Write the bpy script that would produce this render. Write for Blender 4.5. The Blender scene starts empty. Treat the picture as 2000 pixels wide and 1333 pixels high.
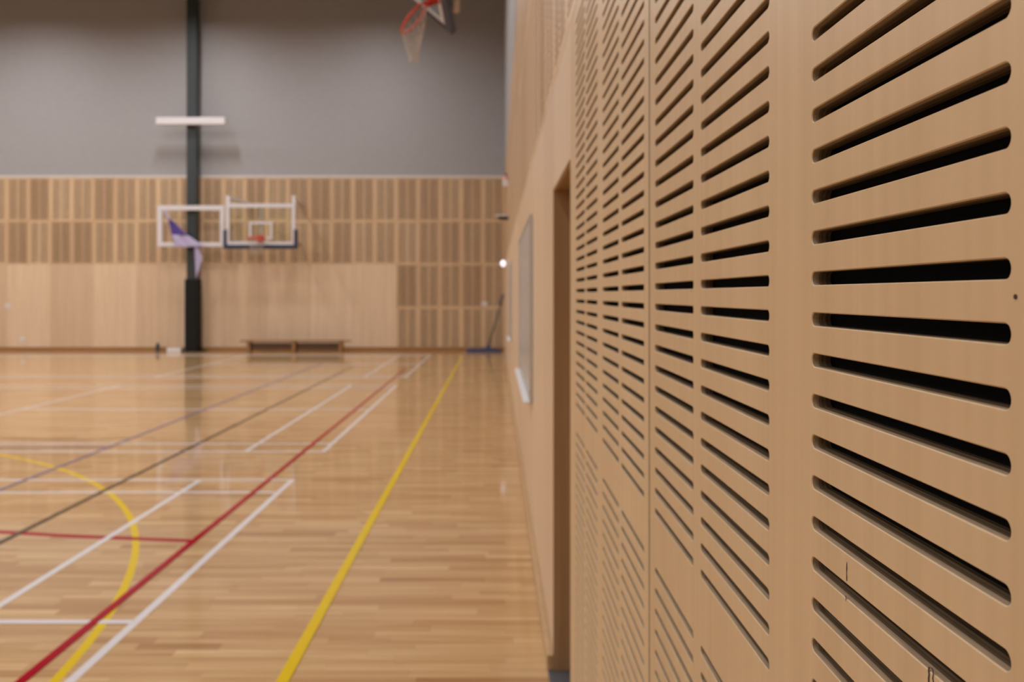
import bpy, bmesh, math, random
from mathutils import Vector, Matrix

random.seed(7)
sc = bpy.context.scene
COL = sc.collection

# ------------------------------------------------------------------ measures
H = 1.545            # eye height
W = 0.2345           # side wall face (x)
D = 23.2             # end wall face (y)
XL, YB, ZC = -21.0, -7.0, 10.4   # left wall, back wall, ceiling
TP = 0.0140          # plywood thickness
PITCH = 0.0301       # slot pitch
PI = math.pi

# ------------------------------------------------------------------ camera
cam = bpy.data.cameras.new('camera')
cam.sensor_width = 36.0
cam.lens = 36.0 * 1634 / 2000
cam.shift_x = 0.0155
cam.shift_y = -0.0450
cam.clip_start = 0.02
cam.dof.use_dof = True
cam.dof.focus_distance = 0.52
cam.dof.aperture_fstop = 10.0
cam.dof.aperture_blades = 0
camo = bpy.data.objects.new('camera', cam)
COL.objects.link(camo)
camo.location = (0, 0, H)
camo.rotation_euler = (PI / 2, 0, 0)
sc.camera = camo

# ------------------------------------------------------------------ world, exposure
wd = bpy.data.worlds.new('world')
sc.world = wd
wd.use_nodes = True
wd.node_tree.nodes['Background'].inputs[0].default_value = (0.5, 0.55, 0.6, 1)
wd.node_tree.nodes['Background'].inputs[1].default_value = 0.05
vs = sc.view_settings
vs.view_transform = 'Standard'
vs.look = 'None'
vs.gamma = 1.0
vs.use_curve_mapping = False
vs.exposure = -0.36
LAMP_POWER = 160.0
LAMP_COLOR = (1.0, 0.992, 0.985)

# ------------------------------------------------------------------ helpers
class MB:
    """collects faces of one mesh"""
    def __init__(s):
        s.v = []; s.f = []; s.m = []
    def quad(s, pts, mi=0):
        n = len(s.v); s.v += [tuple(p) for p in pts]
        s.f.append(tuple(range(n, n + len(pts)))); s.m.append(mi)
    def box(s, lo, hi, mi=0):
        (a, b, c), (d, e, f) = lo, hi
        n = len(s.v)
        s.v += [(a,b,c),(d,b,c),(d,e,c),(a,e,c),(a,b,f),(d,b,f),(d,e,f),(a,e,f)]
        for q in ((0,3,2,1),(4,5,6,7),(0,1,5,4),(1,2,6,5),(2,3,7,6),(3,0,4,7)):
            s.f.append(tuple(n + i for i in q)); s.m.append(mi)
    def tube(s, pts, r, n=8, mi=0, closed=False, cap=True):
        pts = [Vector(p) for p in pts]
        k = len(pts)
        rs = r if isinstance(r, (list, tuple)) else [r] * k
        base = len(s.v)
        prev = None
        for i, p in enumerate(pts):
            if closed:
                t = pts[(i + 1) % k] - pts[i - 1]
            else:
                t = pts[min(i + 1, k - 1)] - pts[max(i - 1, 0)]
            t.normalize()
            if prev is None:
                up = Vector((0, 0, 1)) if abs(t.z) < 0.9 else Vector((1, 0, 0))
                a = t.cross(up).normalized()
            else:
                a = (prev - t * prev.dot(t)).normalized()
            prev = a
            b = t.cross(a)
            for j in range(n):
                th = 2 * PI * j / n
                s.v.append(tuple(p + (a * math.cos(th) + b * math.sin(th)) * rs[i]))
        for i in range(k if closed else k - 1):
            i2 = (i + 1) % k
            for j in range(n):
                j2 = (j + 1) % n
                s.f.append((base + i*n + j, base + i*n + j2, base + i2*n + j2, base + i2*n + j)); s.m.append(mi)
        if cap and not closed:
            s.f.append(tuple(base + j for j in reversed(range(n)))); s.m.append(mi)
            s.f.append(tuple(base + (k-1)*n + j for j in range(n))); s.m.append(mi)
    def lathe(s, prof, n=20, mi=0, axis='z', c=(0,0,0)):
        base = len(s.v)
        for r, h in prof:
            for j in range(n):
                th = 2*PI*j/n
                if axis == 'z': p = (c[0]+r*math.cos(th), c[1]+r*math.sin(th), c[2]+h)
                elif axis == 'y': p = (c[0]+r*math.cos(th), c[1]+h, c[2]-r*math.sin(th))
                else: p = (c[0]+h, c[1]+r*math.cos(th), c[2]+r*math.sin(th))
                s.v.append(p)
        for i in range(len(prof)-1):
            for j in range(n):
                j2 = (j+1) % n
                s.f.append((base+i*n+j, base+i*n+j2, base+(i+1)*n+j2, base+(i+1)*n+j)); s.m.append(mi)
        s.f.append(tuple(base+j for j in reversed(range(n)))); s.m.append(mi)
        s.f.append(tuple(base+(len(prof)-1)*n+j for j in range(n))); s.m.append(mi)
    def mesh(s, name, mats, smooth=False):
        me = bpy.data.meshes.new(name)
        me.from_pydata(s.v, [], s.f)
        for m in mats: me.materials.append(m)
        me.polygons.foreach_set('material_index', s.m)
        if smooth: me.polygons.foreach_set('use_smooth', [True]*len(s.f))
        me.update()
        return me

def link(name, data, parent=None, loc=(0,0,0), rot=(0,0,0)):
    o = bpy.data.objects.new(name, data)
    COL.objects.link(o)
    o.location = loc; o.rotation_euler = rot
    if parent is not None: o.parent = parent
    return o

def bevel_box(name, lo, hi, mat, parent=None, bev=0.004, seg=2):
    bm = bmesh.new()
    bmesh.ops.create_cube(bm, size=1.0)
    c = [(a+b)/2 for a, b in zip(lo, hi)]; d = [b-a for a, b in zip(lo, hi)]
    for v in bm.verts:
        v.co = Vector((c[0]+v.co.x*d[0], c[1]+v.co.y*d[1], c[2]+v.co.z*d[2]))
    if bev > 0:
        bmesh.ops.bevel(bm, geom=list(bm.edges), offset=min(bev, min(d)*0.45), segments=seg, profile=0.6, affect='EDGES')
    me = bpy.data.meshes.new(name); bm.to_mesh(me); bm.free()
    me.materials.append(mat)
    return link(name, me, parent)

def tag(o, label=None, cat=None, group=None, kind=None):
    if label: o['label'] = label
    if cat: o['category'] = cat
    if group: o['group'] = group
    if kind: o['kind'] = kind
    return o

def thing(name, loc, label, cat, group=None, rot=(0,0,0)):
    return tag(link(name, None, None, loc, rot), label, cat, group)

# ------------------------------------------------------------------ materials
def new_mat(name):
    m = bpy.data.materials.new(name); m.use_nodes = True
    nt = m.node_tree
    return m, nt, nt.nodes['Principled BSDF']

def N(nt, t, **kw):
    n = nt.nodes.new(t)
    for k, v in kw.items(): setattr(n, k, v)
    return n

def plain(name, col, rough=0.5, metal=0.0, noise=0.06, nscale=30.0, spec=0.5, emit=None, estr=0.0):
    m, nt, b = new_mat(name)
    tc = N(nt, 'ShaderNodeTexCoord'); nz = N(nt, 'ShaderNodeTexNoise')
    nz.inputs['Scale'].default_value = nscale; nz.inputs['Detail'].default_value = 4
    nt.links.new(tc.outputs['Object'], nz.inputs['Vector'])
    mx = N(nt, 'ShaderNodeMix', data_type='RGBA')
    mx.inputs[6].default_value = (*[c*(1-noise) for c in col], 1)
    mx.inputs[7].default_value = (*[min(1, c*(1+noise)) for c in col], 1)
    nt.links.new(nz.outputs['Fac'], mx.inputs[0])
    nt.links.new(mx.outputs[2], b.inputs['Base Color'])
    b.inputs['Roughness'].default_value = rough
    b.inputs['Metallic'].default_value = metal
    b.inputs['Specular IOR Level'].default_value = spec
    if emit:
        b.inputs['Emission Color'].default_value = (*emit, 1)
        b.inputs['Emission Strength'].default_value = estr
    return m

def wood(name, lo, hi, scale, rough=0.5, rand=0.12, hue=0.0, spec=0.4, attr=None, bump=0.0, blotch=0.6, tones=None, coat=0.0, coat_rough=0.2):
    """streaky veneer: noise stretched along the grain, tone shifted per piece"""
    m, nt, b = new_mat(name)
    L = nt.links.new
    tc = N(nt, 'ShaderNodeTexCoord'); oi = N(nt, 'ShaderNodeObjectInfo')
    src = None
    if attr:
        at = N(nt, 'ShaderNodeAttribute', attribute_name=attr); src = at.outputs['Fac']
    else:
        src = oi.outputs['Random']
    off = N(nt, 'ShaderNodeVectorMath', operation='MULTIPLY_ADD')
    cmb = N(nt, 'ShaderNodeCombineXYZ')
    for i in range(3): L(src, cmb.inputs[i])
    L(cmb.outputs[0], off.inputs[0]); off.inputs[1].default_value = (17.3, 31.7, 9.1)
    L(tc.outputs['Object'], off.inputs[2])
    mp = N(nt, 'ShaderNodeVectorMath', operation='MULTIPLY'); L(off.outputs[0], mp.inputs[0]); mp.inputs[1].default_value = scale
    n1 = N(nt, 'ShaderNodeTexNoise'); L(mp.outputs[0], n1.inputs['Vector'])
    n1.inputs['Scale'].default_value = 1.0; n1.inputs['Detail'].default_value = 5; n1.inputs['Roughness'].default_value = 0.55
    n2 = N(nt, 'ShaderNodeTexNoise'); n2.inputs['Scale'].default_value = 0.22; n2.inputs['Detail'].default_value = 2
    L(mp.outputs[0], n2.inputs['Vector'])
    ad = N(nt, 'ShaderNodeMath', operation='MULTIPLY_ADD'); L(n2.outputs['Fac'], ad.inputs[0]); ad.inputs[1].default_value = blotch
    L(n1.outputs['Fac'], ad.inputs[2])
    mr = N(nt, 'ShaderNodeMapRange'); L(ad.outputs[0], mr.inputs[0])
    mr.inputs[1].default_value = 0.32 + blotch*0.38; mr.inputs[2].default_value = 0.68 + blotch*0.62
    mx = N(nt, 'ShaderNodeMix', data_type='RGBA'); L(mr.outputs[0], mx.inputs[0])
    mx.inputs[6].default_value = (*lo, 1); mx.inputs[7].default_value = (*hi, 1)
    # per-piece tone
    if tones:
        cr = N(nt, 'ShaderNodeValToRGB'); L(src, cr.inputs[0])
        els = cr.color_ramp.elements
        while len(els) < len(tones): els.new(0.5)
        for i, (p, c) in enumerate(tones):
            els[i].position = p; els[i].color = (*c, 1)
    else:
        cr = N(nt, 'ShaderNodeValToRGB'); L(src, cr.inputs[0])
        els = cr.color_ramp.elements; els.new(0.5)
        els[0].position = 0.0; els[0].color = (1-rand, 1-rand*1.15-hue, 1-rand*1.3-hue, 1)
        els[1].position = 0.5; els[1].color = (1, 1, 1, 1)
        els[2].position = 1.0; els[2].color = (1+rand*0.5, 1+rand*0.6, 1+rand*0.7, 1)
    mu = N(nt, 'ShaderNodeMix', data_type='RGBA', blend_type='MULTIPLY'); mu.inputs[0].default_value = 1
    L(mx.outputs[2], mu.inputs[6]); L(cr.outputs[0], mu.inputs[7])
    L(mu.outputs[2], b.inputs['Base Color'])
    b.inputs['Roughness'].default_value = rough
    b.inputs['Specular IOR Level'].default_value = spec
    if coat:
        b.inputs['Coat Weight'].default_value = coat; b.inputs['Coat IOR'].default_value = 1.34; b.inputs['Coat Roughness'].default_value = coat_rough
    if bump:
        bp = N(nt, 'ShaderNodeBump'); bp.inputs['Strength'].default_value = bump; bp.inputs['Distance'].default_value = 0.0006
        L(n1.outputs['Fac'], bp.inputs['Height']); L(bp.outputs[0], b.inputs['Normal'])
    return m

def ply_edge(name):
    """cut edge of plywood: layers across the sheet's thickness (local y)"""
    m, nt, b = new_mat(name); L = nt.links.new
    tc = N(nt, 'ShaderNodeTexCoord'); sp = N(nt, 'ShaderNodeSeparateXYZ'); L(tc.outputs['Object'], sp.inputs[0])
    st = N(nt, 'ShaderNodeVectorMath', operation='MULTIPLY'); L(tc.outputs['Object'], st.inputs[0]); st.inputs[1].default_value = (30, 500, 300)
    nz = N(nt, 'ShaderNodeTexNoise'); nz.inputs['Scale'].default_value = 1; nz.inputs['Detail'].default_value = 4; L(st.outputs[0], nz.inputs['Vector'])
    a = N(nt, 'ShaderNodeMath', operation='MULTIPLY_ADD'); L(sp.outputs[1], a.inputs[0]); a.inputs[1].default_value = 1/TP
    nz2 = N(nt, 'ShaderNodeMath', operation='MULTIPLY'); L(nz.outputs['Fac'], nz2.inputs[0]); nz2.inputs[1].default_value = 0.10
    L(nz2.outputs[0], a.inputs[2])
    fr = N(nt, 'ShaderNodeMath', operation='ADD'); L(a.outputs[0], fr.inputs[0]); fr.inputs[1].default_value = -0.05
    cr = N(nt, 'ShaderNodeValToRGB'); L(fr.outputs[0], cr.inputs[0])
    e = cr.color_ramp.elements  # pale front stops imitate light falling into the slot, darker ones the shade inside
    stops = [(0.0, (0.42, 0.30, 0.19)), (0.36, (0.34, 0.24, 0.150)), (0.41, (0.155, 0.098, 0.054)), (0.47, (0.235, 0.158, 0.090)),
             (0.54, (0.130, 0.082, 0.044)), (0.70, (0.215, 0.145, 0.082)), (0.78, (0.115, 0.072, 0.038)), (1.0, (0.185, 0.122, 0.068))]
    while len(e) < len(stops): e.new(0.5)
    for i, (p_, c_) in enumerate(stops):
        e[i].position = p_; e[i].color = (*c_, 1)
    mx = N(nt, 'ShaderNodeMix', data_type='RGBA', blend_type='MULTIPLY'); mx.inputs[0].default_value = 0.55
    L(cr.outputs[0], mx.inputs[6])
    g = N(nt, 'ShaderNodeMapRange'); L(nz.outputs['Fac'], g.inputs[0]); g.inputs[1].default_value = 0.3; g.inputs[2].default_value = 0.7; g.inputs[3].default_value = 0.55; g.inputs[4].default_value = 1.2
    L(g.outputs[0], mx.inputs[7])
    L(mx.outputs[2], b.inputs['Base Color'])
    b.inputs['Roughness'].default_value = 0.85; b.inputs['Specular IOR Level'].default_value = 0.15
    return m

M = {}
M['ply'] = wood('slotted_ply_face', (0.535, 0.360, 0.200), (0.615, 0.428, 0.252), (70, 70, 1.6), rough=0.42, rand=0.05, spec=0.35, blotch=0.8)
M['ply_edge'] = ply_edge('ply_cut_edge')
M['ply_far'] = wood('acoustic_ply_face', (0.56, 0.370, 0.212), (0.70, 0.488, 0.308), (40, 40, 1.2), rough=0.45, rand=0.15, hue=0.02, blotch=0.8)
M['ply_plain'] = wood('plain_ply_face', (0.63, 0.450, 0.298), (0.73, 0.540, 0.375), (30, 30, 1.0), rough=0.38, rand=0.10, hue=0.015, blotch=0.8)
M['fleece'] = plain('black_acoustic_fleece', (0.006, 0.006, 0.006), 0.95, nscale=300, spec=0.1)
M['plank'] = wood('floor_plank', (0.46, 0.255, 0.105), (0.66, 0.430, 0.215), (1.6, 38, 38), rough=0.45, attr='tone', spec=0.05, blotch=0.9,
                  tones=[(0.0, (0.77, 0.67, 0.57)), (0.25, (0.90, 0.84, 0.78)), (0.6, (1.0, 1.0, 1.0)), (1.0, (1.10, 1.14, 1.20))], coat=1.0, coat_rough=0.075)
M['subfloor'] = plain('subfloor', (0.20, 0.12, 0.06), 0.8)
M['skirt'] = wood('skirting_wood', (0.27, 0.125, 0.040), (0.36, 0.18, 0.065), (3, 3, 60), rough=0.4, rand=0.05)
M['skirt_pale'] = wood('pale_skirting_wood', (0.42, 0.255, 0.125), (0.54, 0.35, 0.19), (3, 60, 60), rough=0.4, rand=0.05)
M['grey'] = plain('grey_cladding', (0.335, 0.320, 0.328), 0.6, noise=0.05, nscale=6)
M['trim'] = plain('pale_flashing', (0.62, 0.58, 0.55), 0.45)
M['white_wall'] = plain('pale_wall', (0.62, 0.58, 0.54), 0.7)
M['ceiling'] = plain('ceiling_deck', (0.10, 0.095, 0.09), 0.75)
M['steel_dark'] = plain('dark_green_grey_steel', (0.024, 0.031, 0.033), 0.42, noise=0.1)
M['pad'] = plain('black_vinyl_pad', (0.009, 0.009, 0.008), 0.65, spec=0.2)
M['white_steel'] = plain('white_powder_coat', (0.68, 0.64, 0.67), 0.4)
M['navy'] = plain('navy_padding', (0.022, 0.024, 0.055), 0.55)
M['red'] = plain('red_rim_paint', (0.60, 0.040, 0.015), 0.5)
M['net'] = plain('net_cord', (0.55, 0.46, 0.40), 0.85)
M['tan'] = plain('tan_painted_steel', (0.50, 0.40, 0.31), 0.5)
M['violet'] = plain('violet_cloth', (0.09, 0.055, 0.27), 0.85)
M['lilac'] = plain('lilac_cloth', (0.46, 0.41, 0.62), 0.85)
M['bench'] = wood('bench_wood', (0.25, 0.125, 0.045), (0.35, 0.19, 0.075), (2.5, 60, 60), rough=0.45, rand=0.05)
M['bench_dark'] = wood('bench_rail_wood', (0.09, 0.045, 0.020), (0.14, 0.07, 0.032), (2.5, 60, 60), rough=0.5, rand=0.05)
M['blue'] = plain('blue_mop_yarn', (0.050, 0.066, 0.150), 0.95, noise=0.35, nscale=120)
M['grey_handle'] = plain('grey_handle', (0.10, 0.09, 0.085), 0.5)
M['plastic'] = plain('white_plastic', (0.80, 0.76, 0.76), 0.35)
M['dark_plastic'] = plain('dark_plastic', (0.03, 0.03, 0.03), 0.5)
M['board'] = plain('whiteboard_enamel', (0.50, 0.48, 0.47), 0.22, noise=0.01)
M['alu'] = plain('brushed_aluminium', (0.62, 0.62, 0.62), 0.35, metal=0.9)
M['door'] = wood('door_veneer', (0.33, 0.19, 0.085), (0.43, 0.26, 0.13), (40, 40, 1.2), rough=0.45, rand=0.05)
M['threshold'] = plain('grey_threshold_plate', (0.085, 0.085, 0.095), 0.45, noise=0.2, nscale=50)
M['housing'] = plain('lamp_housing', (0.55, 0.55, 0.55), 0.4)
M['diffuser'] = plain('lamp_diffuser', (0.8, 0.8, 0.8), 0.5, emit=LAMP_COLOR, estr=6.0)
M['lamp_white'] = plain('small_lamp_lens', (0.9, 0.9, 0.95), 0.3, emit=(0.86, 0.86, 1.0), estr=1.6)
M['beacon'] = plain('red_beacon_lens', (0.80, 0.36, 0.34), 0.3)
M['mark'] = plain('dark_knot_mark', (0.045, 0.025, 0.015), 0.8)
PAINT = {
    'white': plain('white_line_paint', (0.70, 0.66, 0.68), 0.30),
    'yellow': plain('yellow_line_paint', (0.72, 0.50, 0.022), 0.40),
    'red': plain('red_line_paint', (0.37, 0.005, 0.018), 0.45),
    'brown': plain('dark_brown_line_paint', (0.115, 0.080, 0.052), 0.30),
    'purple': plain('purple_line_paint', (0.25, 0.19, 0.27), 0.30),
}
for p in PAINT.values():
    pb = p.node_tree.nodes['Principled BSDF']
    pb.inputs['Coat Weight'].default_value = 0.7; pb.inputs['Coat IOR'].default_value = 1.34; pb.inputs['Coat Roughness'].default_value = 0.075; pb.inputs['Specular IOR Level'].default_value = 0.0
gm, gnt, gb = new_mat('glass_board')
gb.inputs['Base Color'].default_value = (0.93, 0.97, 0.91, 1); gb.inputs['Roughness'].default_value = 0.05
gb.inputs['Transmission Weight'].default_value = 1.0; gb.inputs['IOR'].default_value = 1.08
gtc = N(gnt, 'ShaderNodeTexCoord'); gnz = N(gnt, 'ShaderNodeTexNoise'); gnz.inputs['Scale'].default_value = 12
gnt.links.new(gtc.outputs['Object'], gnz.inputs['Vector'])
gmr = N(gnt, 'ShaderNodeMapRange'); gmr.inputs[3].default_value = 0.03; gmr.inputs[4].default_value = 0.08
gnt.links.new(gnz.outputs['Fac'], gmr.inputs[0]); gnt.links.new(gmr.outputs[0], gb.inputs['Roughness'])
M['glass'] = gm

# ------------------------------------------------------------------ floor and planks
mb = MB(); mb.box((XL, YB, -0.12), (W + 0.6, D + 0.05, -0.015))
floor = tag(link('floor', mb.mesh('floor', [M['subfloor']])), kind='structure')

def plank_mesh(items, name):
    vs_, fs, tn = [], [], []
    for (x0, x1, y0, y1, t) in items:
        g = 0.0003; n = len(vs_)
        a, b, c, d = x0+g, x1-g, y0+g, y1-g
        vs_ += [(a,c,-0.015),(b,c,-0.015),(b,d,-0.015),(a,d,-0.015),(a,c,0),(b,c,0),(b,d,0),(a,d,0)]
        fs += [tuple(n+i for i in q) for q in ((4,5,6,7),(0,1,5,4),(1,2,6,5),(2,3,7,6),(3,0,4,7),(0,3,2,1))]
        tn += [t]*8
    me = bpy.data.meshes.new(name); me.from_pydata(vs_, [], fs)
    at = me.attributes.new('tone', 'FLOAT', 'POINT'); at.data.foreach_set('value', tn)
    me.materials.append(M['plank']); me.update()
    return me

PW = 0.0665
rows = int((D - YB) / PW)
singles, rest = [], []
xr = W - 0.012
for r in range(rows + 1):
    y0 = YB + r*PW; y1 = min(y0 + PW, D)
    if y1 - y0 < 0.01: continue
    x = xr + random.uniform(0.0, 0.7)
    while x > XL:
        ln = random.choice((0.32, 0.42, 0.5, 0.6, 0.75, 0.9)) * random.uniform(0.85, 1.15)
        x0 = max(x - ln, XL); x1 = min(x, xr)
        if x1 - x0 > 0.03:
            t = min(1, max(0, random.gauss(0.55, 0.24)))
            it = (x0, x1, y0, y1, t)
            vis = x1 > -0.62*y1 - 0.05 and y0 > 3.25
            if vis and y1 < 6.6 and len(singles) < 300: singles.append(it)
            else: rest.append(it)
        x = x0
for it in singles:
    link('plank', plank_mesh([it], 'plank'), floor)
tag(link('distant_planks', plank_mesh(rest, 'distant_planks'), floor), kind='stuff')

# painted lines: thin films on the planks
LW = 0.042
_z = [0.0006]
def film(name, quads, colour, label):
    _z[0] += 0.00012
    z = _z[0]
    m_ = MB()
    for q in quads:
        m_.quad([(x, y, z) for x, y in q])
        for i in range(len(q)):
            (x0, y0), (x1, y1) = q[i], q[(i+1) % len(q)]
            m_.quad([(x0, y0, 0.0), (x1, y1, 0.0), (x1, y1, z), (x0, y0, z)])
    o = link(name, m_.mesh(name, [PAINT[colour]]), floor)
    o['label'] = label
    return o
def vline(x, y0, y1, colour, label, w=LW):
    film('court_line', [[(x-w/2, y0), (x+w/2, y0), (x+w/2, y1), (x-w/2, y1)]], colour, label)
def hline(y, x0, x1, colour, label, w=LW):
    film('court_line', [[(x0, y-w/2), (x1, y-w/2), (x1, y+w/2), (x0, y+w/2)]], colour, label)
def arc(cx, cy, R, a0, a1, colour, label, w=LW, n=60):
    q = []
    for i in range(n):
        t0 = a0 + (a1-a0)*i/n; t1 = a0 + (a1-a0)*(i+1)/n
        q.append([(cx+(R-w/2)*math.cos(t0), cy+(R-w/2)*math.sin(t0)), (cx+(R+w/2)*math.cos(t0), cy+(R+w/2)*math.sin(t0)),
                  (cx+(R+w/2)*math.cos(t1), cy+(R+w/2)*math.sin(t1)), (cx+(R-w/2)*math.cos(t1), cy+(R-w/2)*math.sin(t1))])
    film('court_line', q, colour, label)

arc(-7.884, 2.768, 6.147, math.radians(-30), math.radians(75), 'yellow', 'yellow curved court line')
arc(-0.207, 21.572, 16.406, math.radians(264.07 - 24), math.radians(264.07), 'red', 'thin red curved court line', 0.06)
arc(-4.6, 11.42, 2.5, math.radians(228), math.radians(286), 'brown', 'dark brown curved court line', 0.03)
XO = -1.701; XI = -2.468
for k, ys in enumerate((0.90, 8.22, 15.60)):
    ye = ys + 6.10
    far_l = -1.701 - 13.4
    vline(XO, ys, ye, 'white', 'white back boundary line of a badminton court')
    vline(XI, ys, ye, 'white', 'white long service line of a badminton court')
    vline(-6.40, ys, ye, 'white', 'white short service line of a badminton court')
    for y in (ys + 0.02, ys + 0.46, ye - 0.46, ye - 0.02):
        hline(y, far_l, XO, 'white', 'white side line of a badminton court')
    hline(ys + 3.05, -6.40, XO, 'white', 'white centre line of a badminton court')
vline(-3.09, -2.0, 18.0, 'brown', 'long dark brown court line')
vline(-3.925, -2.0, 18.9, 'purple', 'long purple court line')
hline(8.46, -12.0, -3.925, 'purple', 'purple cross line between white lines')
vline(-1.896, -2.0, 17.6, 'red', 'long red court line')
vline(-0.852, -3.0, 21.0, 'yellow', 'long yellow court line beside the wall', w=0.05)

# ------------------------------------------------------------------ slotted plywood
def slotted(umin, umax, zmin, zmax, cols, groups, t, r, seg, chamfer=0.0, back=True):
    """sheet in the x/z plane, face at y=0 looking to -y, slots cut through; mats: 0 face, 1 cut edge"""
    m_ = MB()
    def rect(a, b, c, d):
        if b-a > 1e-6 and d-c > 1e-6:
            m_.quad([(a,0,c),(b,0,c),(b,0,d),(a,0,d)])
    mar = 0.001
    edges = [umin]
    for a, b in cols: edges += [a-mar, b+mar]
    edges.append(umax)
    for i in range(0, len(edges), 2): rect(edges[i], edges[i+1], zmin, zmax)
    p = PITCH
    for a, b in cols:
        zs = sorted(sum(groups, []))
        z = zmin
        for zc in zs:
            if zc - p/2 > z + 1e-5: rect(a-mar, b+mar, z, zc-p/2)
            z = zc + p/2
            ro = r + chamfer
            xr_, xl_ = b - r, a + r
            def ring(rad, y):
                pts = [(xr_ + rad*math.sin(PI*i/seg), y, zc - rad*math.cos(PI*i/seg)) for i in range(seg+1)]
                pts += [(xl_ - rad*math.sin(PI*i/seg), y, zc + rad*math.cos(PI*i/seg)) for i in range(seg+1)]
                return pts
            R0 = ring(ro, 0)
            m_.quad([(xl_,0,zc-p/2),(xr_,0,zc-p/2),R0[0],R0[-1]])
            m_.quad([R0[seg+1],R0[seg],(xr_,0,zc+p/2),(xl_,0,zc+p/2)])
            m_.quad([(xr_,0,zc-p/2),(b+mar,0,zc-p/2),(b+mar,0,zc+p/2),(xr_,0,zc+p/2)] + R0[seg::-1])
            m_.quad([(xl_,0,zc+p/2),(a-mar,0,zc+p/2),(a-mar,0,zc-p/2),(xl_,0,zc-p/2)] + R0[:seg:-1])
            rings = [R0]
            if chamfer > 0: rings.append(ring(r, chamfer))
            rings.append(ring(r, t))
            for q, (A, B) in enumerate(zip(rings, rings[1:])):
                mi = 0 if (chamfer > 0 and q == 0) else 1
                base = len(m_.v); k = len(A)
                m_.v += A + B
                for i in range(k):
                    j = (i+1) % k
                    m_.f.append((base+i, base+k+i, base+k+j, base+j)); m_.m.append(mi)
        if zmax > z + 1e-5: rect(a-mar, b+mar, z, zmax)
    # sheet edges
    m_.quad([(umin,t,zmin),(umin,0,zmin),(umin,0,zmax),(umin,t,zmax)], 1)
    m_.quad([(umax,0,zmin),(umax,t,zmin),(umax,t,zmax),(umax,0,zmax)], 1)
    m_.quad([(umin,0,zmax),(umax,0,zmax),(umax,t,zmax),(umin,t,zmax)], 1)
    m_.quad([(umin,t,zmin),(umax,t,zmin),(umax,0,zmin),(umin,0,zmin)], 1)
    return m_

# ------------------------------------------------------------------ side wall
DOOR0, DOOR1, DOORZ = 2.641, 3.43, 1.977
RW = W + TP + 0.001
mb = MB()
mb.box((RW, YB, 0), (RW + 0.4, DOOR0, ZC))
mb.box((RW, DOOR1 + 0.02, 0), (RW + 0.4, D + 0.2, ZC))
mb.box((RW, DOOR0, DOORZ + 0.02), (RW + 0.4, DOOR1 + 0.02, ZC))
wall_right = tag(link('wall_right', mb.mesh('wall_right', [M['fleece']])), kind='structure')
RZ = (0, 0, -PI/2)       # local +x -> world -y, local +y -> world +x

ZTOP = [1.5571 + PITCH*k for k in range(-11, 27)]           # 38 rows above the blank band
ZLOW = [ZTOP[0] - 0.0873 - PITCH*k for k in range(38)]
SR = 0.00485
SHEET0 = 0.0; SHEET1 = 2.398
def cols_from(ystart, arr):
    return sorted([(-b, -a) for a, b in [(ystart + p, ystart + q) for p, q in arr]])
MODW = 1.2209
arr_mod = [(0.0454, 0.2861), (0.3210, 0.5623), (0.6591, 0.8994), (0.9343, 1.1755)]   # measured from the far edge towards the viewer
def reg_cols(yfar):   # yfar = far edge in y
    return sorted([(-(yfar - a), -(yfar - b)) for a, b in arr_mod])
SEAM = 1.2809
mod = slotted(-(SEAM - 0.0042), -(SEAM - MODW + 0.0042), SHEET0, SHEET1, reg_cols(SEAM), [ZTOP, ZLOW], TP, SR, 12, chamfer=0.0007)
mod_me = mod.mesh('slotted_panel', [M['ply'], M['ply_edge']])
p1 = link('slotted_panel', mod_me, wall_right, (W, 0, 0), RZ)
for k in (1, 2, 3):
    link('slotted_panel', mod_me, wall_right, (W, -MODW*k, 0), RZ)
cols2 = sorted([(-(SEAM + b), -(SEAM + a)) for a, b in arr_mod])
m2 = slotted(-DOOR0, -(SEAM + 0.0042), SHEET0, SHEET1, cols2, [ZTOP, ZLOW], TP, SR, 10, chamfer=0.0007)
link('slotted_panel', m2.mesh('slotted_panel_end', [M['ply'], M['ply_edge']]), wall_right, (W, 0, 0), RZ)

# plain sheets past the doorway
def plain_sheet(w, h, name='plywood_panel'):
    m_ = MB(); m_.box((0.0015, 0, 0), (w-0.0015, 0.014, h)); return m_.mesh(name, [M['ply_plain']])
ps_me = plain_sheet(1.2, 2.398)
y = DOOR1
m_ = MB(); m_.box((0.0015, 0, 0), (0.7685, 0.014, 2.398)); first_me = m_.mesh('plywood_panel', [M['ply_plain']])
link('plywood_panel', first_me, wall_right, (W, DOOR1 + 0.77, 0), RZ)
y = DOOR1 + 0.77
while y < D - 0.05:
    w_ = min(1.2, D - y)
    me = ps_me if w_ > 1.19 else plain_sheet(w_, 2.398)
    link('plywood_panel', me, wall_right, (W, y + w_, 0), RZ)
    y += w_
# sheet over the doorway
m_ = MB(); m_.box((-DOOR1, 0, DOORZ), (-DOOR0, 0.014, 2.398))
link('plywood_panel', m_.mesh('plywood_panel_head', [M['ply_plain']]), wall_right, (W, 0, 0), RZ)

# acoustic modules 0.6 x 1.2
AL = [(0.058, 0.2840), (0.3160, 0.542)]
AZ = [0.0582 + PITCH*k for k in range(37)]
am = slotted(0.0015, 0.5985, 0.0015, 1.1985, AL, [AZ], TP, 0.0055, 4)
am_me = am.mesh('acoustic_panel', [M['ply_far'], M['ply_edge']])
for zz in (2.4, 3.6):
    y = D
    while y > -2.0:
        link('acoustic_panel', am_me, wall_right, (W, y, zz), RZ); y -= 0.6
# upper cladding on the side wall
m_ = MB(); m_.box((W, YB, 4.8), (RW - 0.0005, D, ZC))
link('upper_cladding', m_.mesh('upper_cladding', [M['grey']]), wall_right)

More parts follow.
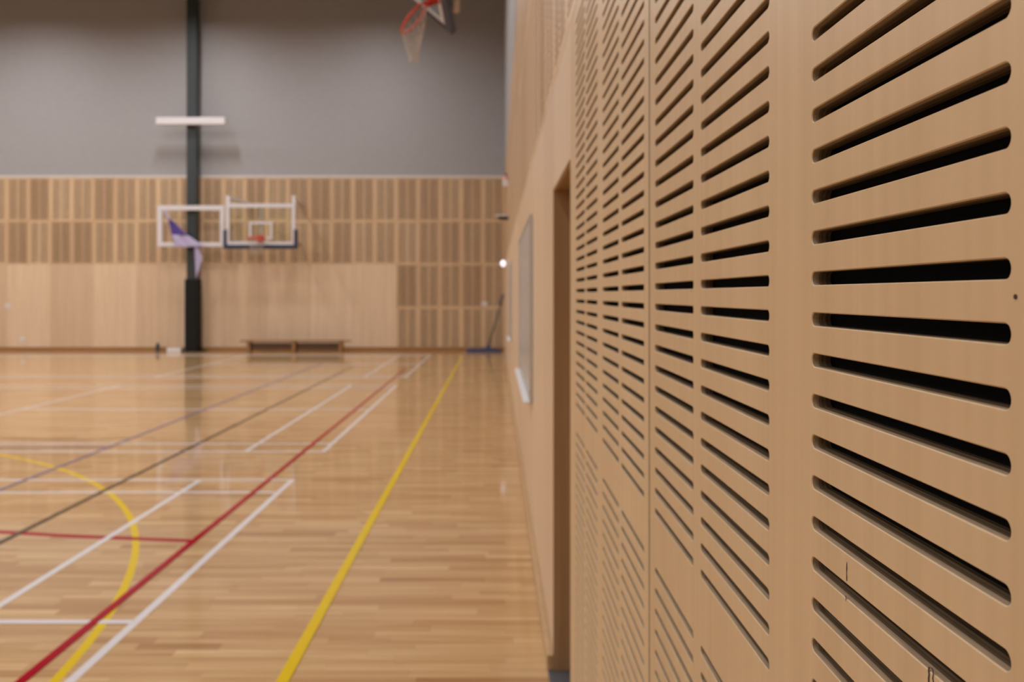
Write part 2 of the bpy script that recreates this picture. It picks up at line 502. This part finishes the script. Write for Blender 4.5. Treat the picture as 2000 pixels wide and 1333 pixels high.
# doorway lining, leaf and threshold
lin = link('doorway_lining', None, wall_right)
lin.empty_display_size = 0.1
def liner(lo, hi, nm):
    m_ = MB(); m_.box(lo, hi); return link(nm, m_.mesh(nm, [M['door']]), lin)
liner((W + 0.0002, DOOR1, 0), (RW + 0.36, DOOR1 + 0.019, DOORZ + 0.019), 'jamb')
liner((W + 0.0145, DOOR0 - 0.0005, 0), (RW + 0.36, DOOR0 + 0.018, DOORZ), 'jamb')
liner((W + 0.0145, DOOR0 + 0.018, DOORZ), (RW + 0.36, DOOR1, DOORZ + 0.019), 'head')
d1 = tag(link('door_1', None), kind='structure')
bevel_box('door_leaf', (RW + 0.30, DOOR0 + 0.021, 0.012), (RW + 0.34, DOOR1 - 0.003, DOORZ - 0.003), M['door'], d1, 0.002)
m_ = MB(); m_.tube([(RW+0.30, DOOR1-0.08, 1.0), (RW+0.25, DOOR1-0.08, 1.0), (RW+0.25, DOOR1-0.2, 1.0)], 0.009, 10)
hd = link('door_handle', m_.mesh('door_handle', [M['alu']], True), d1)
tr = tag(bevel_box('trim_1', (W - 0.022, DOOR0 + 0.0005, 0.0), (RW + 0.30, DOOR1 - 0.0005, 0.006), M['threshold'], None, 0.002), kind='structure')

# skirting
bb = bevel_box('baseboard_right', (W - 0.026, DOOR1 + 0.002, 0.002), (W - 0.0005, D - 0.03, 0.066), M['skirt_pale'], None, 0.004)
tag(bb, kind='structure')
tag(bevel_box('baseboard_far', (XL + 0.01, D - 0.026, 0.002), (W - 0.03, D - 0.0005, 0.10), M['skirt'], None, 0.004), kind='structure')

# ------------------------------------------------------------------ end wall
mb = MB(); mb.box((XL - 0.2, D + TP + 0.001, 0), (W + 0.02, D + 0.3, ZC))
wall_far = tag(link('wall_far', mb.mesh('wall_far', [M['fleece']])), kind='structure')
ncol = int((W - XL) / 0.6)
for k in range(ncol):
    x = W - 0.6*(k+1)
    for zz in (2.4, 3.6):
        link('acoustic_panel', am_me, wall_far, (x, D, zz))
    if k < 5:
        for zz in (0.0, 1.2): link('acoustic_panel', am_me, wall_far, (x, D, zz))
k = 0
while W - 3.0 - 1.2*(k+1) > XL - 0.5:
    link('plywood_panel', ps_me, wall_far, (W - 3.0 - 1.2*(k+1), D, 0)); k += 1
m_ = MB(); m_.box((XL, D, 4.86), (W, D + TP, ZC))
link('upper_cladding', m_.mesh('upper_cladding_far', [M['grey']]), wall_far)
tag(bevel_box('trim_2', (XL, D - 0.012, 4.80), (W, D + TP, 4.86), M['trim'], None, 0.003), kind='structure')

# the rest of the hall
mb = MB(); mb.box((XL - 0.2, YB, 0), (XL, D + 0.2, ZC))
tag(link('wall_left', mb.mesh('wall_left', [M['white_wall']])), kind='structure')
mb = MB(); mb.box((XL - 0.2, YB - 0.2, 0), (RW + 0.4, YB, ZC))
tag(link('wall_back', mb.mesh('wall_back', [M['white_wall']])), kind='structure')
mb = MB(); mb.box((XL - 0.2, YB - 0.2, ZC), (RW + 0.4, D + 0.3, ZC + 0.2))
tag(link('ceiling', mb.mesh('ceiling', [M['ceiling']])), kind='structure')

# ------------------------------------------------------------------ high-bay lamps
def lamp(x, y, z=9.25):
    t = thing('high_bay_light', (x, y, z), 'long white LED high-bay lamp hung under the ceiling', 'light', 'high-bay lamps over the court')
    m_ = MB()
    m_.box((-0.20, -0.62, 0.0), (-0.185, 0.62, 0.10)); m_.box((0.185, -0.62, 0.0), (0.20, 0.62, 0.10))
    m_.box((-0.185, -0.62, 0.0), (0.185, -0.605, 0.10)); m_.box((-0.185, 0.605, 0.0), (0.185, 0.62, 0.10))
    m_.box((-0.20, -0.62, 0.10), (0.20, 0.62, 0.13))
    link('housing', m_.mesh('lamp_housing', [M['housing']]), t)
    m_ = MB(); m_.box((-0.184, -0.604, 0.05), (0.184, 0.604, 0.06))
    link('diffuser', m_.mesh('lamp_diffuser', [M['diffuser']]), t)
    for yy in (-0.5, 0.5):
        m_ = MB(); m_.tube([(0, yy, 0.13), (0, yy, ZC - z)], 0.004, 6)
        link('hanger', m_.mesh('lamp_hanger', [M['alu']]), t)
    ld = bpy.data.lights.new('high_bay_glow', 'AREA')
    ld.shape = 'RECTANGLE'; ld.size = 0.36; ld.size_y = 1.2
    ld.energy = LAMP_POWER * (0.82 if x > -5 else 1.12); ld.color = LAMP_COLOR
    lo = link('lamp_glow', ld, t, (0, 0, 0.045))
for yy in (-4.0, 0.8, 5.6, 10.4, 15.2, 20.0):
    for xx in (-3.3, -8.0, -12.7, -17.4):
        lamp(xx, yy)

# ------------------------------------------------------------------ column at the end wall
CX, CY = -8.28, 22.86
t = thing('steel_column', (CX, CY, 0), 'dark grey-green steel column with black padding round its foot', 'column')
m_ = MB()
m_.box((-0.130, -0.130, 0), (0.130, -0.112, ZC)); m_.box((-0.130, 0.112, 0), (0.130, 0.130, ZC)); m_.box((-0.006, -0.112, 0), (0.006, 0.112, ZC))
m_.box((-0.130, -0.112, 0), (-0.120, 0.112, ZC)); m_.box((0.120, -0.112, 0), (0.130, 0.112, ZC))
link('post', m_.mesh('post', [M['steel_dark']]), t)
bevel_box('column_pad', (-0.175, -0.175, 0.0), (0.175, 0.175, 1.98), M['pad'], t, 0.03, 4)
bevel_box('base_plate', (-0.25, -0.22, 0.0), (0.30, 0.26, 0.018), M['pad'], t, 0.003)

# ------------------------------------------------------------------ basketball hoops
def net_into(m_, rim, ctr, drop, r_end, n=12, levels=6, th=0.0032, bulge=0.75):
    def node(i, j):
        a = 2*PI*(i + 0.5*(j % 2))/n
        f = j/levels
        top = rim(a)
        e = f**bulge
        end = ctr + Vector((math.cos(a)*r_end, math.sin(a)*r_end, -drop))
        q = top.lerp(end, e)
        z = top.z + (end.z - top.z)*f
        return Vector((q.x, q.y, z))
    for j in range(levels):
        for i in range(n):
            p = node(i, j)
            if j % 2 == 0: qs = (node(i, j+1), node((i-1) % n, j+1))
            else: qs = (node(i, j+1), node((i+1) % n, j+1))
            for q in qs: m_.tube([p, q], th, 4, cap=False)

def backboard_parts(t, tilt=0.0, white_face=False, thick_pad=0.05, net_drop=0.42, net_end=0.13, uprights=True):
    """local: board in the x/z plane, face to -y, origin at the board's bottom centre; the whole is turned by the thing's own rotation"""
    g = MB(); g.box((-0.88, 0.0, 0.03), (0.88, 0.012, 1.03))
    board = link('board', g.mesh('board', [M['glass']]), t)
    f = MB()
    for lo, hi in (((-0.90, -0.012, 0.0), (-0.81, 0.03, 1.07)), ((0.81, -0.012, 0.0), (0.90, 0.03, 1.07)),
                   ((-0.81, -0.012, 0.97), (0.81, 0.03, 1.07)), ((-0.81, -0.012, 0.0), (0.81, 0.03, 0.08))):
        f.box(lo, hi)
    if uprights:
        f.box((-0.90, 0.0, 1.07), (-0.80, 0.05, 1.28)); f.box((0.81, 0.0, 1.07), (0.90, 0.05, 1.28))
    link('frame', f.mesh('frame', [M['white_steel']]), t)
    s = MB()
    for lo, hi in (((-0.30, -0.004, 0.15), (-0.245, -0.001, 0.60)), ((0.245, -0.004, 0.15), (0.30, -0.001, 0.60)),
                   ((-0.245, -0.004, 0.545), (0.245, -0.001, 0.60)), ((-0.245, -0.004, 0.15), (0.245, -0.001, 0.205))):
        s.box(lo, hi)
    link('target_square', s.mesh('target_square', [M['white_steel']]), board)
    p = MB()
    p.v += [(sx*x, y, z) for sx in (1,) for y in (-0.035, 0.055) for x, z in ((-0.965, -0.11), (0.965, -0.11), (0.965, 0.38), (0.872, 0.40), (0.872, 0.0), (-0.872, 0.0), (-0.872, 0.40), (-0.965, 0.38))]
    for q in ((0,1,4,5), (1,2,3,4), (5,6,7,0)):
        p.f.append(q); p.m.append(0); p.f.append(tuple(8+i for i in reversed(q))); p.m.append(0)
    for i in range(8):
        j = (i+1) % 8; p.f.append((j, i, i+8, j+8)); p.m.append(0)
    link('edge_padding', p.mesh('edge_padding', [M['navy']]), t)
    rim = MB()
    cy = -0.375
    rim.tube([(0.225*math.cos(a), cy + 0.225*math.sin(a), 0.15) for a in [2*PI*i/36 for i in range(36)]], 0.0155, 8, closed=True)
    ro = link('rim', rim.mesh('rim', [M['red']], True), t)
    br = MB()
    br.box((-0.09, -0.02, 0.05), (0.09, 0.0, 0.24)); br.box((-0.07, -0.16, 0.125), (0.07, -0.02, 0.16))
    br.quad([(-0.05, -0.15, 0.125), (-0.05, -0.02, 0.125), (-0.05, -0.02, 0.06)]); br.quad([(0.05, -0.15, 0.125), (0.05, -0.02, 0.06), (0.05, -0.02, 0.125)])
    link('rim_bracket', br.mesh('rim_bracket', [M['red']]), t)
    # the net hangs straight down whatever the board's tilt
    mt = t.matrix_basis if False else Matrix.LocRotScale(t.location, t.rotation_euler, None)
    inv = mt.to_3x3().inverted()
    wrot = mt.to_3x3()
    nm = MB()
    base = Vector((0, cy, 0.15))
    def rimw(a): return wrot @ (base + Vector((0.222*math.cos(a), 0.222*math.sin(a), -0.008)))
    net_into(nm, rimw, wrot @ base, net_drop, net_end, bulge=0.75 if uprights else 1.9)
    nm.v = [tuple(inv @ Vector(q)) for q in nm.v]
    link('net', nm.mesh('net', [M['net']]), t)

BY = 21.75
BX = (509 - 969) / 1634 * BY
bz = H + (576.5 - 478.5) / 1634 * BY
t = thing('basketball_hoop', (BX, BY, bz), 'glass basketball board with navy padding and red rim in front of the end wall', 'hoop')
backboard_parts(t)
for sx in (-0.85, 0.85):
    for zz, rr in ((1.22, 0.035), (0.12, 0.03)):
        m_ = MB(); m_.tube([(sx, 0.04, zz), (sx*0.9, 0.6, zz), (sx*0.8, D - BY - 0.002, zz)], rr, 8)
        link('support_arm', m_.mesh('support_arm', [M['white_steel']]), t)
m_ = MB(); m_.box((-0.03, 0.032, 0.08), (0.03, 0.06, 0.97)); link('centre_bar', m_.mesh('centre_bar', [M['white_steel']]), t)

# white rectangular frame and high bar on the column
FY = CY - 0.30
def fx(px, Y=FY): return (px - 969) / 1634 * Y
def fz(py, Y=FY): return H + (576.5 - py) / 1634 * Y
t = thing('swing_frame', (CX, FY, fz(482)), 'white rectangular steel swing frame fixed across the dark column', 'frame')
x0, x1, z1 = fx(308) - CX, fx(438.5) - CX, fz(402) - fz(482)
bevel_box('rail', (x0, -0.03, z1 - 0.125), (x1, 0.03, z1), M['white_steel'], t, 0.008)
bevel_box('rail', (x0, -0.03, 0.0), (x1, 0.03, 0.11), M['white_steel'], t, 0.008)
bevel_box('stile', (x0, -0.03, 0.11), (x0 + 0.125, 0.03, z1 - 0.125), M['white_steel'], t, 0.008)
bevel_box('stile', (x1 - 0.115, -0.03, 0.11), (x1, 0.03, z1 - 0.125), M['white_steel'], t, 0.008)
for zz in (0.05, z1 - 0.06): bevel_box('clamp', (-0.12, 0.03, zz - 0.05), (0.12, 0.145, zz + 0.05), M['steel_dark'], t, 0.004)
t = thing('cross_bar', (CX, FY, fz(244)), 'white horizontal bar fixed high across the dark column', 'bar')
bevel_box('bar', (fx(307) - CX, -0.09, 0.0), (fx(441) - CX, 0.06, 0.19), M['white_steel'], t, 0.01)
bevel_box('clamp', (-0.12, 0.06, 0.03), (0.12, 0.145, 0.16), M['steel_dark'], t, 0.004)

# cloth draped over the frame's lower rail
t = thing('draped_cloth', (CX, FY - 0.05, fz(484)), 'violet and lilac cloth draped over the white frame by the column', 'cloth')
def cloth(name, outline, mat, yoff=0.0, fold=0.02, nu=10, nv=10):
    (a, b, c, d) = [Vector((fx(p[0]) - CX, 0, fz(p[1]) - fz(484))) for p in outline]
    vs_, fs = [], []
    for j in range(nv+1):
        for i in range(nu+1):
            u, w_ = i/nu, j/nv
            p = a.lerp(b, u).lerp(d.lerp(c, u), w_)
            p.y = yoff - fold*(math.sin(u*9 + w_*2.3) + 0.5*math.sin(u*17 - w_*4))
            vs_.append(p)
    for j in range(nv):
        for i in range(nu):
            k = j*(nu+1) + i; fs.append((k, k+1, k+nu+2, k+nu+1))
    me = bpy.data.meshes.new(name); me.from_pydata(vs_, [], fs); me.materials.append(mat)
    me.polygons.foreach_set('use_smooth', [True]*len(fs))
    o = link(name, me, t)
    sm = o.modifiers.new('thickness', 'SOLIDIFY'); sm.thickness = 0.006
    return o
cloth('violet_fold', [(331, 428), (337, 430), (370, 461), (338, 459)], M['violet'], -0.045)
cloth('cord', [(322, 412), (326, 411), (336, 432), (332, 432)], M['lilac'], -0.045, 0.006, 4, 6)
cloth('lilac_fold', [(338, 459), (370, 461), (402, 482), (346, 484)], M['lilac'], -0.045)
cloth('tail', [(382, 482), (388, 482), (397, 505), (385, 546)], M['lilac'], -0.02, 0.015)

# folded hoop high on the side wall
HX, HY, HZ = -0.655, 10.3, 5.14
t = thing('basketball_hoop', (HX, HY, HZ), 'folded-up basketball hoop with red rim and pale net hung off the side wall', 'hoop')
t.rotation_euler = (Matrix.Rotation(-PI/2, 3, 'Z') @ Matrix.Rotation(math.radians(49.5), 3, 'X')).to_euler()
backboard_parts(t, net_drop=0.54, net_end=0.06, uprights=False)
hm = Matrix.LocRotScale(t.location, t.rotation_euler, None).inverted()
def wtube(pts, r, nm, mat, n=8):
    m_ = MB(); m_.tube([hm @ Vector(p) for p in pts], r, n)
    return link(nm, m_.mesh(nm, [mat], True), t)
for yy in (HY - 0.5, HY + 0.5):
    wtube([(W - 0.01, yy, 6.9), (-1.02, yy, 5.92)], 0.03, 'support_arm', M['tan'])
    wtube([(W - 0.01, yy, 5.75), (-0.86, yy, 5.60)], 0.03, 'support_arm', M['tan'])
wtube([(-0.485, HY, 5.03), (-0.485, HY, 6.45)], 0.04, 'lift_strut', M['tan'])
wtube([(-0.485, HY - 0.5, 6.40), (-0.485, HY + 0.5, 6.40)], 0.03, 'cross_tube', M['tan'])
for yy in (HY - 0.5, HY + 0.5):
    m_ = MB(); m_.box((W - 0.02, yy - 0.08, 5.45), (W - 0.001, yy + 0.08, 7.05))
    m_.v = [tuple(hm @ Vector(q)) for q in m_.v]
    link('wall_plate', m_.mesh('wall_plate', [M['tan']]), t)

# ------------------------------------------------------------------ bench
BYc = 22.55
bxc = ((470 + 684) / 2 - 969) / 1634 * BYc
t = thing('gym_bench', (bxc, BYc, 0), 'long low wooden gym bench standing along the end wall', 'bench')
L2 = (684 - 470) / 1634 * BYc / 2
bevel_box('seat', (-L2, -0.13, 0.285), (L2, 0.13, 0.325), M['bench'], t, 0.01)
for lx in (-L2 + 0.24, -0.02, L2 - 0.24):
    m_ = MB()
    for sy in (-1, 1): m_.box((lx - 0.045, sy*0.105 - 0.02, 0.0), (lx + 0.045, sy*0.105 + 0.02, 0.285))
    m_.box((lx - 0.04, -0.085, 0.20), (lx + 0.04, 0.085, 0.284))
    link('leg', m_.mesh('leg', [M['bench']]), t)
bevel_box('rail', (-L2 + 0.285, -0.03, 0.07), (L2 - 0.285, 0.03, 0.25), M['bench_dark'], t, 0.006)

# ------------------------------------------------------------------ mop in the corner
MY = 22.75
def mx_(px): return (px - 969) / 1634 * MY
t = thing('dust_mop', (mx_(945), MY, 0), 'wide blue dust mop leaning in the corner by the side wall', 'mop')
m_ = MB()
hw = (984 - 915) / 1634 * MY / 2
prof = [(-0.085, 0.0), (-0.10, 0.02), (-0.07, 0.07), (0.0, 0.09), (0.07, 0.07), (0.10, 0.02), (0.085, 0.0)]
base = len(m_.v); K = 24
for i in range(K+1):
    x = -hw + 2*hw*i/K
    s = 1.0 - 0.35*(abs(2*i/K - 1)**6)
    for (py, pz) in prof: m_.v.append((x, py*s*(1 + 0.08*math.sin(i*2.7)), pz*s))
n = len(prof)
for i in range(K):
    for j in range(n-1):
        m_.f.append((base+i*n+j, base+i*n+j+1, base+(i+1)*n+j+1, base+(i+1)*n+j)); m_.m.append(0)
    m_.f.append((base+i*n+n-1, base+i*n, base+(i+1)*n, base+(i+1)*n+n-1)); m_.m.append(0)
m_.f.append(tuple(base+j for j in reversed(range(n)))); m_.m.append(0)
m_.f.append(tuple(base+K*n+j for j in range(n))); m_.m.append(0)
link('mop_head', m_.mesh('mop_head', [M['blue']], True), t)
m_ = MB(); m_.lathe([(0.05, 0.085), (0.055, 0.12), (0.03, 0.17)], 14, c=(0.12, 0, 0)); link('swivel', m_.mesh('swivel', [M['blue']], True), t)
hx = mx_(982) - mx_(945)
m_ = MB(); m_.tube([(0.12, 0, 0.15), (hx - 0.03, 0.18, 1.34)], 0.024, 10); link('handle', m_.mesh('handle', [M['grey_handle']], True), t)
m_ = MB(); m_.tube([(hx - 0.07, 0.165, 1.30), (hx + 0.02, 0.20, 1.56)], 0.035, 10); link('grip', m_.mesh('grip', [M['grey_handle']], True), t)

# ------------------------------------------------------------------ things on the side wall
def whiteboard(y0, y1, z0, z1, label):
    t = thing('whiteboard', (W, (y0+y1)/2, z0), label, 'whiteboard')
    yc = (y0+y1)/2; h = z1 - z0; l = (y1-y0)/2
    bevel_box('surface', (-0.016, -l + 0.02, 0.02), (-0.002, l - 0.02, h - 0.02), M['board'], t, 0.001)
    m_ = MB()
    m_.box((-0.022, -l, 0.0), (-0.001, -l + 0.02, h)); m_.box((-0.022, l - 0.02, 0.0), (-0.001, l, h))
    m_.box((-0.022, -l + 0.02, 0.0), (-0.001, l - 0.02, 0.02)); m_.box((-0.022, -l + 0.02, h - 0.02), (-0.001, l - 0.02, h))
    link('frame', m_.mesh('frame', [M['alu']]), t)
    bevel_box('pen_tray', (-0.060, -l + 0.05, -0.012), (-0.001, l - 0.05, -0.0005), M['plastic'], t, 0.003)
whiteboard(5.32, 7.85, 0.86, 2.06, 'wide whiteboard on the side wall just past the doorway')
whiteboard(12.4, 13.9, 0.86, 2.06, 'narrow whiteboard further along the side wall')

t = thing('wall_lamp', (W, 16.0, H + 61.5*16.0/1634), 'small bright white lamp on a short arm on the side wall', 'light')
m_ = MB(); m_.lathe([(0.05, -0.012), (0.05, -0.001)], 16, axis='x'); link('back_plate', m_.mesh('back_plate', [M['plastic']], True), t)
m_ = MB(); m_.tube([(-0.01, 0, 0), (-0.085, 0, 0.0)], 0.02, 10); link('arm', m_.mesh('arm', [M['plastic']], True), t)
m_ = MB(); m_.lathe([(0.02, 0.07), (0.05, 0.05), (0.058, 0.0), (0.058, -0.03)], 20, axis='y', c=(-0.10, 0, 0)); link('shade', m_.mesh('shade', [M['plastic']], True), t)
m_ = MB(); m_.lathe([(0.050, -0.028), (0.042, -0.05), (0.015, -0.06)], 20, axis='y', c=(-0.10, 0, 0)); ln_ = link('lens', m_.mesh('lens', [M['lamp_white']], True), t); ln_.scale = (1, 1, 1.25)

t = thing('alarm_beacon', (W, 16.0, H + 212*16.0/1634), 'red and white alarm beacon high on the side wall', 'beacon')
bevel_box('base', (-0.11, -0.06, 0.0), (-0.001, 0.06, 0.13), M['plastic'], t, 0.01)
m_ = MB(); m_.lathe([(0.05, 0.13), (0.05, 0.17), (0.035, 0.20), (0.01, 0.21)], 18, c=(-0.055, 0, 0)); link('lens', m_.mesh('lens', [M['beacon']], True), t)
bevel_box('cap', (-0.075, -0.03, 0.21), (-0.03, 0.03, 0.245), M['dark_plastic'], t, 0.01)

t = thing('wall_bracket', (W, 15.9, H + 153*15.9/1634), 'pale shelf bracket sticking out of the side wall below the beacon', 'bracket')
bevel_box('plate', (-0.25, -0.12, 0.0), (-0.001, 0.12, 0.03), M['white_steel'], t, 0.004)
bevel_box('strut', (-0.20, -0.02, -0.06), (-0.001, 0.02, -0.0005), M['steel_dark'], t, 0.003)

def outlet(loc, axis, label):
    t = thing('power_outlet', loc, label, 'outlet', None, (0, 0, 0) if axis == 'far' else RZ)
    bevel_box('plate', (-0.075, -0.012, -0.055), (0.075, -0.0005, 0.055), M['plastic'], t, 0.004)
    for sx in (-0.035, 0.035):
        bevel_box('socket', (sx - 0.014, -0.0145, -0.016), (sx + 0.014, -0.012, 0.016), M['dark_plastic'], t, 0.001)
def farp(px, py): return ((px - 969)/1634*D, D, H + (576.5 - py)/1634*D)
outlet(farp(15, 598), 'far', 'white outlet plate at chest height on plain end wall panels')
outlet(farp(44, 664), 'far', 'white outlet plate just above the end wall skirting')
outlet(farp(946, 594), 'far', 'white plate on slotted end wall panels above the mop')
outlet((W, 15.0, 0.41), 'side', 'white outlet plate low on the side wall')

# small things on the floor by the column
t = thing('white_box', ((342-969)/1634*22.7, 22.7, 0), 'small white plastic box on the floor beside the padded column', 'box')
bevel_box('body', (-0.19, -0.11, 0.0), (0.19, 0.11, 0.10), M['plastic'], t, 0.02, 3)
bevel_box('lid', (-0.195, -0.115, 0.10), (0.195, 0.115, 0.112), M['plastic'], t, 0.012, 3)
m_ = MB(); m_.tube([(0.19, 0, 0.03), (0.27, 0.01, 0.012), (0.36, 0.02, 0.010), (0.43, -0.02, 0.010)], 0.010, 8); link('cable', m_.mesh('cable', [M['grey_handle']], True), t)
t = thing('door_stop', ((308-969)/1634*22.9, 22.9, 0), 'short dark post on the floor next to the white box', 'post')
m_ = MB(); m_.lathe([(0.07, 0.0), (0.07, 0.02), (0.045, 0.05), (0.045, 0.20), (0.03, 0.23)], 18); link('body', m_.mesh('body', [M['dark_plastic']], True), t)
m_ = MB(); m_.lathe([(0.05, 0.10), (0.055, 0.12), (0.05, 0.14)], 18); link('ring', m_.mesh('ring', [M['pad']], True), t)

# screws and dark knots in the near panel
def on_wall(px, py):
    Y = 1634*W/(px - 969); return Y, H + (576.5 - py)/1634*Y
scr = MB(); scr.lathe([(0.0012, -0.0003), (0.0012, 0.0), ], 12, axis='y')
scr_me = scr.mesh('screw_head', [M['mark']])
for px, py in ((1984, 580), (1350.5, 568.5)):
    Y, Z = on_wall(px, py)
    o = link('screw_head', scr_me, p1, (-Y, -0.0001, Z))
    if px < 1500: o.scale = (0.6, 1, 0.6)
def sliver(pts):
    """thin dark crack: list of (px, py, half width px)"""
    m_ = MB(); L_, R_ = [], []
    for px, py, w_ in pts:
        Y, Z = on_wall(px - w_, py); L_.append((-Y, -0.0001, Z))
        Y, Z = on_wall(px + w_, py); R_.append((-Y, -0.0001, Z))
    for i in range(len(pts)-1):
        m_.quad([L_[i], L_[i+1], R_[i+1], R_[i]])
        m_.quad([L_[i], R_[i], (R_[i][0], 0.0, R_[i][2]), (L_[i][0], 0.0, L_[i][2])])
    link('knot_mark', m_.mesh('knot_mark', [M['mark']]), p1)
sliver([(1654, 1098, 0.2), (1654, 1104, 0.9), (1654, 1112, 1.1), (1653.5, 1120, 0.6), (1654, 1128, 1.0), (1654, 1135.5, 0.8)])
sliver([(1652, 1164.5, 1.3), (1652.5, 1168, 0.7), (1652, 1176, 0.2)])
sliver([(1815.5, 1303.5, 2.2), (1814, 1310, 1.6), (1815, 1318, 1.4), (1814, 1326, 1.9), (1814.5, 1336, 1.6)])
sliver([(1819, 1305, 1.6), (1822.5, 1309, 1.2), (1823, 1318, 0.9), (1822, 1326, 1.3), (1824, 1336, 1.0)])
